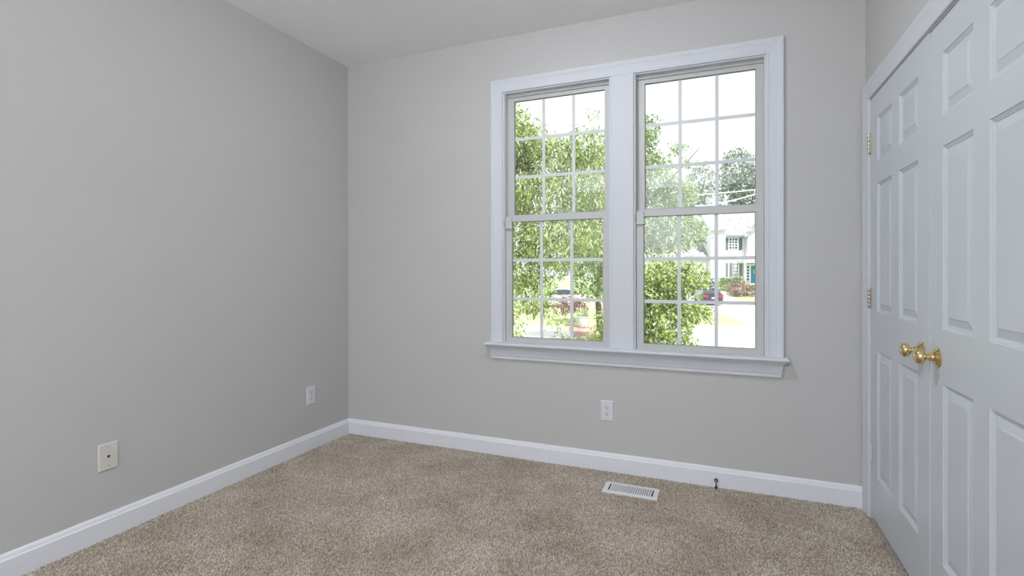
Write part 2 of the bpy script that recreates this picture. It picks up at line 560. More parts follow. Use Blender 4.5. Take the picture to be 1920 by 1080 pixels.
# ------------------------------------------------------------------ windows
def window(n, dx, label):
    w = empty('window_%d' % n, (dx, 0, 0))
    tag(w, label, 'window', kind='structure')
    # outer jamb frame in the wall opening
    bm = BM()
    ringframe(bm, (1.2645, 1.9845, OZ0 + 0.001, OZ1 - 0.001), (1.2795, 1.9695, 0.742, 2.3775), 0.0005, 0.128, XZ)
    ringframe(bm, (1.2795, 1.9695, 0.742, 2.3775), (1.2850, 1.9640, 0.748, 2.3700), 0.0845, 0.100, XZ)
    obj('window_frame', bm, M_TRIM, w)
    # lower sash (room side)
    bm = BM()
    o, i = (1.2815, 1.9675, 0.7445, 1.5720), (1.3225, 1.9265, 0.7785, 1.5355)
    ringframe(bm, o, i, 0.0195, 0.0470, XZ)
    ringframe(bm, (i[0] - 0.0045, i[1] + 0.0045, i[2] - 0.0045, i[3] + 0.0045), i, 0.0175, 0.0197, XZ)
    ls = obj('lower_sash', bm, M_SASH, w)
    bm = BM()
    ringframe(bm, i, (i[0] + 0.0025, i[1] - 0.0025, i[2] + 0.0025, i[3] - 0.0025), 0.0300, 0.0400, XZ)
    obj('glazing_spacer', bm, M_SPACER, ls)
    bm = BM()
    for k in (1, 2):
        x = i[0] + (i[1] - i[0]) * k / 3
        box(bm, x - 0.0098, x + 0.0098, 0.0325, 0.0375, i[2], i[3])
        z = i[2] + (i[3] - i[2]) * k / 3
        box(bm, i[0], i[1], 0.0327, 0.0373, z - 0.0098, z + 0.0098)
    obj('muntin_grid', bm, M_GRID, ls)
    bm = BM(); box(bm, i[0] + 0.0005, i[1] - 0.0005, 0.0390, 0.0395, i[2] + 0.0005, i[3] - 0.0005)
    obj('glass_pane', bm, M_GLASS, ls)
    # lift lip along the bottom rail
    bm = BM(); box(bm, 1.2815, 1.9675, 0.0185, 0.0215, 0.7447, 0.7475)
    obj('sash_lip', bm, M_SASH, ls)
    # upper sash (outer track)
    bm = BM()
    o2, i2 = (1.2805, 1.9685, 1.5480, 2.3765), (1.3265, 1.9305, 1.5825, 2.3360)
    ringframe(bm, o2, i2, 0.0540, 0.0820, XZ)
    box(bm, 1.2796, 1.9694, 0.0400, 0.0545, 2.3610, 2.3774)
    us = obj('upper_sash', bm, M_SASH, w)
    bm = BM()
    ringframe(bm, i2, (i2[0] + 0.0025, i2[1] - 0.0025, i2[2] + 0.0025, i2[3] - 0.0025), 0.0645, 0.0745, XZ)
    obj('glazing_spacer', bm, M_SPACER, us)
    bm = BM()
    for k in (1, 2):
        x = i2[0] + (i2[1] - i2[0]) * k / 3
        box(bm, x - 0.0098, x + 0.0098, 0.0670, 0.0720, i2[2], i2[3])
        z = i2[2] + (i2[3] - i2[2]) * k / 3
        box(bm, i2[0], i2[1], 0.0672, 0.0718, z - 0.0098, z + 0.0098)
    obj('muntin_grid', bm, M_GRID, us)
    bm = BM(); box(bm, i2[0] + 0.0005, i2[1] - 0.0005, 0.0735, 0.0740, i2[2] + 0.0005, i2[3] - 0.0005)
    obj('glass_pane', bm, M_GLASS, us)
    # safety latch at the left end of the meeting rail
    bm = BM(); box(bm, 1.2825, 1.3270, 0.0045, 0.0195, 1.4880, 1.5660, 0.003)
    lt = obj('sash_latch', bm, M_SASH, w)
    bm = BM(); box(bm, 1.2735, 1.2800, -0.0030, 0.0160, 1.4990, 1.5450, 0.002)
    obj('latch_keeper', bm, M_SASH, w)
    # thin side track visible beside the lower sash
    bm = BM()
    box(bm, 1.2785, 1.2812, 0.020, 0.054, 1.573, 2.3770)
    box(bm, 1.9678, 1.9705, 0.020, 0.054, 1.573, 2.3770)
    obj('side_track', bm, M_SASH, w)
    return w


window(1, 0.0, 'white double hung window full of bright green tree, beside the greige corner')
window(2, 0.847, 'white double hung window showing the house with teal door across the street')


# ------------------------------------------------------------------ doors
def door_leaf(name, y_near_hinge, y_far, label, back=0.0005, zt=2.0465):
    """six-panel leaf; y_near_hinge is the edge with larger y. Face at x = W."""
    d = BM()
    T = 0.035
    zb = 0.018
    w = y_near_hinge - y_far
    cols = ((0.1085, 0.3330), (0.4330, 0.6575))
    rows = ((0.2280, 0.8330), (1.0140, 1.6230), (1.7260, 1.9350))
    ys = [0.0, cols[0][0], cols[0][1], cols[1][0], cols[1][1], w]
    zs = [zb, rows[0][0], rows[0][1], rows[1][0], rows[1][1], rows[2][0], rows[2][1], zt]
    P = lambda a, b, dep: (W + back + dep, y_near_hinge - a, b)
    for ia in range(5):
        for iz in range(7):
            a0, a1, b0, b1 = ys[ia], ys[ia + 1], zs[iz], zs[iz + 1]
            if ia in (1, 3) and iz in (1, 3, 5):
                steps = [(0, 0), (0.0025, 0.0035), (0.0055, 0.0042), (0.0075, 0.0064), (0.0105, 0.0070), (0.0125, 0.0095),
                         (0.0165, 0.0100), (0.0190, 0.0092), (0.0400, 0.0040), (0.0425, 0.0020)]
                loops = []
                for s, dep in steps:
                    loops.append([d.verts.new(P(*c, dep)) for c in ((a0 + s, b0 + s), (a1 - s, b0 + s), (a1 - s, b1 - s), (a0 + s, b1 - s))])
                for l0, l1 in zip(loops[:-1], loops[1:]):
                    for k in range(4):
                        d.faces.new((l0[k], l0[(k + 1) % 4], l1[(k + 1) % 4], l1[k]))
                d.faces.new(loops[-1])
            else:
                d.faces.new([d.verts.new(P(*c, 0)) for c in ((a0, b0), (a1, b0), (a1, b1), (a0, b1))])
    # back and edges
    c4 = ((0, zb), (w, zb), (w, zt), (0, zt))
    f0 = [d.verts.new(P(*c, 0)) for c in c4]
    f1 = [d.verts.new(P(*c, T)) for c in c4]
    for k in range(4):
        d.faces.new((f0[k], f0[(k + 1) % 4], f1[(k + 1) % 4], f1[k]))
    d.faces.new(f1)
    bmesh.ops.remove_doubles(d, verts=d.verts, dist=1e-6)
    o = obj(name, d, M_DOOR)
    tag(o, label, 'door', kind='structure')
    return o


def knob(parent, y, z, back=0.0005):
    M = Matrix.Translation((W + back, y, z)) @ Matrix.Rotation(-math.pi / 2, 4, 'Y')
    b = BM()
    lathe(b, [(0.0, 0.0), (0.0340, 0.0), (0.0345, 0.002), (0.0330, 0.004), (0.0300, 0.0050), (0.0270, 0.0085), (0.0215, 0.0125),
              (0.0165, 0.0150), (0.0150, 0.0160), (0.0140, 0.0200), (0.0, 0.0201)], 40, M)
    r = obj('knob_rosette', b, M_BRASS, parent, smooth=True)
    b = BM()
    lathe(b, [(0.0, 0.0195), (0.0135, 0.0195), (0.0142, 0.0225), (0.0118, 0.0250), (0.0098, 0.0270), (0.0095, 0.0330), (0.0120, 0.0355),
              (0.0165, 0.0380), (0.0215, 0.0410), (0.0250, 0.0450), (0.0265, 0.0500), (0.0260, 0.0550), (0.0240, 0.0600),
              (0.0200, 0.0640), (0.0130, 0.0668), (0.0060, 0.0678), (0.0, 0.0680)], 40, M)
    return obj('door_knob', b, M_BRASS, parent, smooth=True)


def hinge(parent, z0, z1, m, label=None):
    b = BM()
    yc, xc = -0.0992, W - 0.0072
    n = 5
    for k in range(n):
        a = z0 + (z1 - z0) * k / n + 0.0006
        c = z0 + (z1 - z0) * (k + 1) / n - 0.0006
        lathe(b, [(0.0, a), (0.0058, a), (0.0063, a + 0.001), (0.0063, c - 0.001), (0.0058, c), (0.0, c)], 14, Matrix.Translation((xc, yc, 0)))
    lathe(b, [(0.0, z0 - 0.003), (0.0035, z0 - 0.003), (0.0045, z0), (0.0045, z1), (0.0035, z1 + 0.003), (0.0, z1 + 0.003)], 12, Matrix.Translation((xc, yc, 0)))
    box(b, W - 0.0050, W - 0.0004, yc - 0.0160, yc - 0.0045, z0 + 0.001, z1 - 0.001)
    h = obj('hinge', b, m, parent, smooth=True)
    if label:
        h['label'] = label
    return h


d1 = door_leaf('door_1', -0.1035, -0.8738, 'white six panel door leaf with three visible hinges, nearer the windows')
d2 = door_leaf('door_2', -0.8745, -1.6425, 'white six panel door leaf cut off by the picture edge', 0.0034, 2.0440)
knob(d1, -0.8015, 0.9170)
knob(d2, -0.9425, 0.9150, 0.0034)
hinge(d1, 1.7868, 1.8824, M_NICKEL)
hinge(d1, 1.0312, 1.1233, M_NICKEL)
hinge(d1, 0.2751, 0.3709, M_TRIM, 'hinge painted over in white')


# ------------------------------------------------------------------ wall plates
def plate_frame(kind, loc, rz, label, group=None):
    e = empty(kind, loc, rz)
    tag(e, label, 'wall outlet' if kind == 'wall_outlet' else 'wall jack', group)
    return e


def cover(e, m, w, h, bm_name='cover_plate'):
    # local frame: face towards -y, wall at y = 0
    b = BM()
    steps = [(0.0, 0.0), (0.0, -0.0025), (0.0022, -0.0052), (0.0060, -0.0058)]
    loft(b, [[(-w / 2 + s, y, -h / 2 + s), (w / 2 - s, y, -h / 2 + s), (w / 2 - s, y, h / 2 - s), (-w / 2 + s, y, h / 2 - s)] for s, y in steps])
    return obj(bm_name, b, m, e)


def screw(e, x, z, y=-0.0058, r=0.0032, m=None):
    b = BM()
    lathe(b, [(0, 0), (r, 0), (r * 0.8, 0.0008), (0, 0.001)], 12, Matrix.Translation((x, y, z)) @ Matrix.Rotation(math.pi / 2, 4, 'X'))
    return obj('screw', b, m or M_STEEL, e)


def outlet(loc, rz, label):
    e = plate_frame('wall_outlet', loc, rz, label)
    cover(e, M_PLATE, 0.077, 0.1225)
    for s in (1, -1):
        zc = s * 0.0197
        b = BM()
        R, hh = 0.0172, 0.0142
        pts = []
        for k in range(32):
            a = 2 * math.pi * k / 32
            x, z = R * math.cos(a), R * math.sin(a)
            pts.append((x, max(-hh, min(hh, z))))
        loft(b, [[(x, -0.0055, zc + z) for x, z in pts], [(x, -0.0075, zc + z) for x, z in pts], [(x * 0.95, -0.0080, zc + z * 0.95) for x, z in pts]])
        r = obj('receptacle', b, M_RECEP, e)
        b = BM()
        box(b, -0.0078, -0.0048, -0.0082, -0.0079, zc + 0.0005, zc + 0.0095)
        box(b, 0.0048, 0.0074, -0.0082, -0.0079, zc + 0.0015, zc + 0.0085)
        pts = [(0.0030 * math.cos(t * math.pi / 8), zc - 0.0068 + 0.0030 * math.sin(t * math.pi / 8)) for t in range(16)]
        loft(b, [[(x, -0.0079, z) for x, z in pts], [(x, -0.0082, z) for x, z in pts]])
        obj('slot', b, M_DARK, r)
    screw(e, 0, 0.0, -0.0055, 0.003, M_RECEP)
    return e


outlet((0.0, -0.3840, 0.3660), math.pi / 2, 'small white duplex outlet on the long bare wall near the corner')
outlet((1.9555, 0.0, 0.3630), 0.0, 'small white duplex outlet on the wall below the windows')
ph = plate_frame('phone_jack', (0.0, -1.6350, 0.3672), math.pi / 2, 'almond phone jack plate low on the long bare wall')
cover(ph, M_ALMOND, 0.081, 0.1225)
b = BM()
for a, c in (((-0.0055, 0.0040), (0.0055, -0.0040)),):
    pts = [(-0.0060, 0.0050), (0.0060, 0.0050), (0.0060, -0.0015), (0.0030, -0.0015), (0.0030, -0.0045), (0.0018, -0.0045), (0.0018, -0.0065), (-0.0018, -0.0065),
           (-0.0018, -0.0045), (-0.0030, -0.0045), (-0.0030, -0.0015), (-0.0060, -0.0015)]
    loft(b, [[(x, -0.0057, z) for x, z in pts], [(x, -0.0061, z) for x, z in pts]])
obj('jack_socket', b, M_DARK, ph)
b = BM(); ringframe(b, (-0.0085, 0.0085, -0.0095, 0.0085), (-0.0062, 0.0062, -0.0068, 0.0053), -0.0057, -0.0068, XZ)
obj('jack_rim', b, M_ALMOND, ph)
screw(ph, 0, 0.0415); screw(ph, 0, -0.0415)

# ------------------------------------------------------------------ floor register
rg = empty('floor_register', (2.1372, -0.2430, 0.0), 0.0)
tag(rg, 'white metal floor register with slats set in the carpet', 'floor vent')
b = BM()
hx, hy, ix, iy = 0.1475, 0.0710, 0.1205, 0.0470
loops = [(hx, hy, -0.005), (hx, hy, 0.0035), (hx - 0.003, hy - 0.003, 0.0055), (ix + 0.004, iy + 0.004, 0.0062), (ix, iy, 0.0060), (ix, iy, 0.0012)]
loft(b, [[(-x, -y, z), (x, -y, z), (x, y, z), (-x, y, z)] for x, y, z in loops], caps=False)
obj('register_frame', b, M_REG, rg)
b = BM()
NS = 20
for k in range(1, NS):
    x = -ix + 2 * ix * k / NS
    prism(b, [(x - 0.0046, 0.0057), (x - 0.0034, 0.0060), (x + 0.0036, 0.0022), (x + 0.0026, 0.0018)], lambda a, c, t: (a, t, c), -iy, iy)
box(b, -0.0022, 0.0022, -iy, iy, 0.0046, 0.0062)
obj('louvers', b, M_REG, rg)
b = BM(); box(b, -ix, ix, -iy, iy, 0.0002, 0.0010)  # flat dark sheet standing in for the shade down the duct
obj('dark_duct_sheet', b, M_DARK, rg)
b = BM(); box(b, ix - 0.010, ix - 0.006, 0.004, 0.026, 0.0040, 0.0085, 0.0008)
obj('damper_lever', b, M_REG, rg)

# ------------------------------------------------------------------ door stop pin by the baseboard
ds = empty('door_stop', (2.5706, -0.0300, 0.0), 0.0)
tag(ds, 'tiny dark bronze door stop with ball head against the white baseboard', 'door stop')
b = BM(); lathe(b, [(0, -0.005), (0.0050, -0.005), (0.0068, 0.003), (0.0068, 0.007), (0.0050, 0.0105), (0.0026, 0.0125), (0, 0.0125)], 20)
obj('base', b, M_BRONZE, ds, smooth=True)
b = BM(); tube(b, [(0, 0, 0.010), (0, 0, 0.036)], [0.0024, 0.0022], 12)
obj('stem', b, M_BRONZE, ds, smooth=True)
b = BM()
lathe(b, [(0.0102 * math.sin(math.pi * k / 12), 0.0440 - 0.0102 * math.cos(math.pi * k / 12)) for k in range(13)], 24)
obj('ball_head', b, M_BRONZE, ds, smooth=True)
b = BM()
lathe(b, [(0, 0.0085), (0.0042, 0.0085), (0.0040, 0.0100), (0.0025, 0.0108), (0, 0.0110)], 18,
      Matrix.Translation((0, 0, 0.0450)) @ Matrix.Rotation(math.pi / 2, 4, 'X'))
obj('rubber_tip', b, M_TIP, ds, smooth=True)

# ------------------------------------------------------------------ fill lamp added unseen behind the camera to brighten the room
fl = empty('fill_floor_lamp', (1.55, -5.90, -0.005), 0.0)
tag(fl, 'white uplighting fill lamp with open bowl, added unseen to brighten the room', 'floor lamp')
b = BM(); lathe(b, [(0, 0), (0.15, 0), (0.15, 0.015), (0.04, 0.03), (0, 0.03)], 32)
obj('lamp_base', b, M_TRIM, fl, smooth=True)
b = BM(); tube(b, [(0, 0, 0.02), (0, 0, 1.36)], [0.013, 0.013], 12)
obj('lamp_pole', b, M_TRIM, fl, smooth=True)
b = BM(); lathe(b, [(0.02, 1.34), (0.09, 1.36), (0.17, 1.42), (0.21, 1.50), (0.205, 1.50), (0.16, 1.425), (0.085, 1.368), (0.0, 1.36)], 36)
obj('lamp_shade', b, M_TRIM, fl, smooth=True)
add_light('fill_uplight', 'AREA', (1.55, -5.90, 1.48), 214.0, (0.90, 0.942, 1.02), (math.pi, 0, 0), shape='DISK', size=0.34)

M_GLOW = bpy.data.materials.new('fill_light_glow')
M_GLOW.use_nodes = True
_p = M_GLOW.node_tree.nodes['Principled BSDF']
_p.inputs['Base Color'].default_value = (0.9, 0.9, 0.9, 1)
_p.inputs['Emission Color'].default_value = (0.92, 0.955, 1.0, 1)
_p.inputs['Emission Strength'].default_value = 143.0
cl = empty('fill_ceiling_light', (1.81, -1.30, H), 0.0)  # unseen lamp added to lift the side walls evenly
tag(cl, 'small round flush fill light added out of view on the bedroom ceiling', 'ceiling light')
b = BM(); lathe(b, [(0.101, -0.0005), (0.130, -0.0005), (0.130, -0.004), (0.118, -0.012), (0.103, -0.014), (0.101, -0.0005)], 40)
obj('trim_ring', b, M_TRIM, cl, smooth=True)
b = BM(); lathe(b, [(0, -0.0008), (0.100, -0.0008), (0.100, -0.046), (0.090, -0.052), (0.0, -0.056)], 40)
obj('lamp_lens', b, M_GLOW, cl)

# ================================================================== OUTDOORS
# The street outside is laid out in its own frame, turned against the room: e = along the house fronts, s = away from the window.
SO = Vector((2.607, -3.107, 0.0))
SR = Vector((math.cos(0.3895), math.sin(0.3895), 0.0))
SF = Vector((-math.sin(0.3895), math.cos(0.3895), 0.0))


def S(e, s, z):
    return SO + SR * e + SF * s + Vector((0, 0, z))


def gz(s, e=0.0):
    """height of the ground at distance s."""
    pts = ((0, -1.8), (45, -1.8), (50, -1.72), (54, -1.1), (57, -0.45), (60, -0.35), (140, -0.3))
    for (a, za), (b_, zb_) in zip(pts[:-1], pts[1:]):
        if s <= b_:
            return za + (zb_ - za) * (s - a) / (b_ - a)
    return pts[-1][1]


def ground_strip(name, m, e0, e1, srange, lift, label, cat, wob=0.0, kind='structure'):
    bm = BM()
    n = 14
    rows = []
    for s in srange:
        row = []
        for i in range(n + 1):
            t = i / n
            a = e0(s) if callable(e0) else e0
            c = e1(s) if callable(e1) else e1
            e = a + (c - a) * t
            ss = s + wob * math.sin(e * 0.55 + 1.3) * (1 if s in (srange[0], srange[-1]) else 0.5)
            row.append(bm.verts.new(S(e, ss, gz(ss) + lift)))
        rows.append(row)
    for a, c in zip(rows[:-1], rows[1:]):
        for i in range(n):
            bm.faces.new((a[i], a[i + 1], c[i + 1], c[i]))
    o = obj(name, bm, m)
    return tag(o, label, cat, kind=kind)


M_LAWN = mat('sunlit_lawn', (0.27, 0.36, 0.16), 0.95, spec=0.1, mottle=(0.36, 0.43, 0.24), mscale=0.9)
M_CONC = mat('pale_concrete', (0.56, 0.55, 0.53), 0.9, spec=0.1, mottle=(0.61, 0.60, 0.58), mscale=0.5)
M_MULCH = mat('red_mulch', (0.30, 0.16, 0.12), 0.95, spec=0.1, mottle=(0.46, 0.33, 0.28), mscale=1.5)
ground_strip('ground', M_LAWN, -60, 90, [5.0, 12, 18, 24, 30, 36, 40, 45, 47, 50, 52, 54, 56, 58, 60, 75, 100, 140], 0.0,
             'pale green sunlit lawn between the street and the houses', 'lawn')
ground_strip('street', M_CONC, -14, lambda s: 14 + s * 0.3, [9, 14, 18, 22, 25, 28.3], 0.005,
             'sunbleached white street and driveway in front of the lawn', 'street', 0.0)
ground_strip('driveway', M_CONC, lambda s: 13.2 + 0.18 * (s - 28), lambda s: 20.8 + 0.10 * (s - 36) , [28.0, 31, 34, 37, 40, 44, 48, 50, 52, 54, 56, 57.5], 0.008,
             'pale driveway rising to the white house', 'driveway', 0.0)
ground_strip('mulch_bed', M_MULCH, -2.0, 3.1, [36.2, 38, 40], 0.006, 'reddish mulch bed at the back of the lawn', 'mulch bed', 0.25)
ground_strip('mulch_island', M_MULCH, 2.9, 6.6, [22.4, 24, 26, 28, 29.6], 0.010, 'pinkish mulch around the tree trunk and pale planter', 'mulch bed', 0.2)


# ---- leaves
def leaf_cloud(blobs, n, size, aspect, droop, cluster=7, shell=0.55, tip=0.0):
    """returns (verts, faces) of folded leaves; blobs are (e, s, z, re, rz) in the street frame."""
    vols = np.array([b[3] * b[3] * b[4] if len(b) < 6 else b[3] * b[3] * b[4] * b[5] for b in blobs])
    pr = vols ** 0.75
    pr /= pr.sum()
    nc = n // cluster
    idx = rng.choice(len(blobs), nc, p=pr)
    V, F = [], []
    for ib in idx:
        b_ = blobs[ib]
        d = rng.normal(size=3)
        d /= np.linalg.norm(d) + 1e-9
        r = rng.random() ** (1 / 3.0)
        r = shell + (1 - shell) * r if rng.random() < 0.75 else r
        r *= 1 + 0.10 * rng.normal()
        c = np.array([b_[0] + d[0] * r * b_[3], b_[1] + d[1] * r * b_[3] * 0.9, b_[2] + d[2] * r * b_[4]])
        out = np.array([d[0], d[1], d[2] * 0.4])
        for k in range(cluster):
            a = rng.normal(size=3)
            ax = out * 0.7 + a * 0.75 + np.array([0, 0, -droop])
            ax /= np.linalg.norm(ax) + 1e-9
            up = rng.normal(size=3) * 0.6 + np.array([0, 0, 1.0])
            sd = np.cross(ax, up)
            sd /= np.linalg.norm(sd) + 1e-9
            nm = np.cross(sd, ax)
            L = size * (0.65 + 0.7 * rng.random())
            w = L * aspect * 0.5
            p0 = c + rng.normal(size=3) * size * 0.55
            q = len(V)
            V += [p0, p0 + ax * L * 0.45 + sd * w + nm * w * 0.35, p0 + ax * L - nm * L * 0.12, p0 + ax * L * 0.45 - sd * w + nm * w * 0.35]
            F += [(q, q + 1, q + 2), (q, q + 2, q + 3)]
    return V, F


def cloud_obj(name, V, F, m, parent):
    A = np.array(V)
    R3 = np.array([[SR.x, SF.x, 0], [SR.y, SF.y, 0], [0, 0, 1]])
    A = A @ R3.T + np.array([SO.x, SO.y, 0])
    A = A - np.array(parent.location)
    me = bpy.data.meshes.new(name)
    me.from_pydata(A.tolist(), [], F)
    me.materials.append(m)
    o = bpy.data.objects.new(name, me)
    COL.objects.link(o)
    o.parent = parent
    return o


M_BARK = mat('tree_bark', (0.085, 0.07, 0.05), 0.95, spec=0.1, bump=0.6, bscale=25, bdist=0.02, mottle=(0.15, 0.125, 0.095), mscale=12)
L_BRIGHT = leaf_mat('fresh_leaf', (0.065, 0.14, 0.012), (0.50, 0.57, 0.15), 0.45)
L_MID = leaf_mat('mid_leaf', (0.05, 0.115, 0.018), (0.36, 0.46, 0.13), 0.40)
L_DARK = leaf_mat('far_leaf', (0.05, 0.09, 0.04), (0.17, 0.23, 0.12), 0.25)
L_PURPLE = leaf_mat('plum_leaf', (0.13, 0.05, 0.06), (0.34, 0.16, 0.16), 0.3)
L_HEDGE = leaf_mat('hedge_leaf', (0.07, 0.13, 0.03), (0.34, 0.42, 0.14), 0.3)


def tree(label, base, trunks, blobs, n, size, aspect, droop, m, group=None, name='broadleaf_tree', cluster=7, shell=0.55, cat='tree', stem='trunk'):
    e, s, z = base
    root = empty(name, S(e, s, z))
    tag(root, label, cat, group)
    if trunks:
        b = BM()
        for pts, rad in trunks:
            tube(b, [S(*p) - root.location for p in pts], rad, 9)
        obj(stem, b, M_BARK, root, smooth=True)
    V, F = leaf_cloud(blobs, n, size, aspect, droop, cluster, shell)
    cloud_obj('foliage', V, F, m, root)
    return root


G0 = -1.8
# A: near tree filling the window by the corner
tree('big bright tree with drooping narrow leaves filling the window nearer the corner', (-1.2, 10.4, G0),
     [([(-1.2, 10.4, G0), (-1.15, 10.4, 0.5), (-1.0, 10.3, 2.2), (-0.5, 10.1, 3.0), (0.6, 10.2, 3.5), (1.4, 10.2, 3.75)], [0.16, 0.14, 0.11, 0.06, 0.02, 0.008]),
      ([(-1.0, 10.3, 2.2), (-0.2, 10.0, 2.95), (0.25, 9.9, 3.2), (0.42, 9.9, 3.30)], [0.06, 0.035, 0.030, 0.02]),
      ([(-0.5, 10.1, 3.0), (0.1, 9.9, 3.30), (0.3, 9.8, 3.55)], [0.04, 0.02, 0.012]),
      ([(-1.15, 10.4, 0.8), (-0.2, 10.2, 1.4), (0.8, 10.0, 1.8), (1.6, 9.9, 2.4)], [0.07, 0.05, 0.03, 0.012])],
     [(-0.20, 10.0, 3.90, 0.66, 0.56), (0.35, 10.3, 3.75, 0.45, 0.45), (0.05, 10.3, 2.9, 0.55, 0.5), (0.78, 10.2, 3.46, 0.62, 0.42), (1.45, 10.0, 3.62, 0.40, 0.36), (0.60, 10.0, 2.68, 0.72, 0.46), (1.45, 10.0, 2.86, 0.62, 0.70),
      (0.93, 10.0, 1.82, 0.83, 0.52), (0.14, 10.0, 1.55, 0.50, 0.80), (0.42, 10.0, 0.84, 0.42, 0.42), (0.06, 9.8, 0.10, 0.13, 0.55), (0.90, 9.8, 0.02, 0.13, 0.34),
      (-1.0, 10.2, 3.2, 0.8, 0.8), (-0.7, 10.2, 1.6, 0.7, 0.9), (1.55, 9.9, 4.22, 0.09, 0.22), (0.7, 9.7, 0.35, 0.12, 0.25), (1.35, 9.6, -0.15, 0.12, 0.10)],
     30000, 0.100, 0.30, 0.85, L_BRIGHT, 'garden trees outside the windows')
# C: mid tree behind the centre mullion
tree('taller green tree reaching above the middle mullion into the window by the doors', (2.9, 14.2, G0),
     [([(2.9, 14.2, G0), (2.95, 14.2, 0.5), (3.1, 14.1, 2.5), (3.4, 14.0, 4.0), (3.65, 14.0, 5.3)], [0.15, 0.13, 0.10, 0.05, 0.015]),
      ([(3.1, 14.1, 2.3), (3.9, 14.0, 3.3), (4.7, 14.0, 4.1), (5.1, 14.0, 4.55)], [0.06, 0.04, 0.018, 0.008]),
      ([(2.95, 14.2, 1.3), (4.0, 14.1, 2.1), (5.0, 14.0, 2.4)], [0.06, 0.04, 0.015])],
     [(3.2, 14.0, 4.05, 0.80, 0.90), (3.71, 14.0, 5.05, 0.30, 0.42), (3.95, 14.0, 3.70, 0.50, 0.65), (4.48, 14.0, 3.20, 0.52, 0.52), (3.49, 14.0, 2.51, 0.87, 0.73),
      (4.22, 14.0, 2.36, 0.80, 0.65), (4.90, 14.0, 2.25, 0.40, 0.30), (2.76, 14.0, 2.07, 0.87, 1.0), (4.55, 14.0, 4.55, 0.20, 0.10), (4.85, 14.0, 4.18, 0.22, 0.09), (2.3, 14.2, 3.3, 0.8, 0.8)],
     22000, 0.110, 0.38, 0.45, L_MID, 'garden trees outside the windows')
# B: tree with the visible trunk
tree('tree with brown trunk rising from the mulch beside the pale planter', (3.86, 22.5, G0),
     [([(3.92, 22.5, G0), (3.82, 22.5, -0.9), (3.78, 22.5, -0.2), (3.86, 22.5, 1.2), (3.9, 22.4, 2.8), (3.7, 22.3, 4.2)], [0.17, 0.13, 0.13, 0.12, 0.09, 0.03]),
      ([(3.82, 22.5, 0.6), (3.3, 22.2, 1.6), (2.9, 22.0, 2.5)], [0.07, 0.05, 0.02])],
     [(3.35, 21.5, 2.98, 1.23, 1.34), (3.25, 21.5, 0.85, 0.72, 0.65), (3.85, 21.0, 0.55, 0.55, 0.50), (4.24, 21.5, 1.9, 1.12, 1.1), (2.4, 22.0, 2.2, 1.1, 1.2), (3.75, 21.9, -1.15, 0.10, 0.25), (3.7, 21.9, -0.55, 0.16, 0.16)],
     9000, 0.16, 0.45, 0.4, L_MID, 'garden trees outside the windows')
# D: leafy small tree low in the right window
tree('low leafy bright green tree in the lower half of the window by the doors', (2.2, 8.7, G0),
     [([(2.2, 8.7, G0), (2.22, 8.7, -0.6), (2.3, 8.6, 0.4), (2.45, 8.5, 1.1)], [0.07, 0.06, 0.04, 0.015]),
      ([(2.22, 8.7, -0.5), (2.6, 8.5, 0.05), (2.95, 8.5, 0.4)], [0.035, 0.02, 0.008])],
     [(2.12, 8.5, 0.90, 0.53, 0.44), (2.52, 8.5, 1.02, 0.50, 0.35), (2.98, 8.5, 1.12, 0.27, 0.22), (2.38, 8.5, 0.41, 0.52, 0.46), (2.98, 8.5, 0.52, 0.26, 0.17), (2.74, 8.5, 0.06, 0.16, 0.10),
      (1.9, 8.6, 0.1, 0.5, 0.5), (2.95, 8.5, -0.02, 0.14, 0.05)],
     14000, 0.072, 0.50, 0.25, L_BRIGHT, 'garden trees outside the windows')
# low shrubs at the foot of the window
tree('low green shrub growing at the foot of the window nearer the corner', (2.05, 12.2, G0), None,
     [(1.75, 12.2, -0.52, 0.28, 0.14), (2.1, 12.2, -0.50, 0.22, 0.15), (1.35, 12.2, -0.48, 0.16, 0.12)], 1300, 0.07, 0.5, 0.1, L_MID, None, 'garden_shrub', cat='shrub')
# far trees behind the house
for lb, base, blobs, n, sz in (
    ('tall dark tree standing alone against the white sky behind the house', (39.5, 88, -0.3),
     [(38.8, 88, 17.6, 2.9, 4.4), (40.9, 88, 15.0, 3.3, 4.1), (36.9, 88, 14.6, 1.9, 3.4), (39.5, 88, 10.5, 3.0, 3.0)], 5200, 0.50),
    ('dark tree top behind the low leafy tree and the white house', (28.0, 80, -0.3),
     [(29.3, 80, 14.6, 2.2, 3.2), (27.0, 80, 12.4, 3.3, 2.9), (24.1, 80, 11.9, 3.3, 3.3), (27, 80, 8.5, 3.0, 2.5)], 5000, 0.45)):
    e, s, z = base
    tree(lb, base, [([(e, s, z), (e, s, 8), (e - 0.3, s, 15)], [0.5, 0.4, 0.12]), ([(e, s, 8), (e + 1.6, s, 13), (e + 2.2, s, 17)], [0.25, 0.15, 0.05])],
         blobs, n, sz, 0.6, 0.2, L_DARK, 'far trees behind the house', cluster=6)

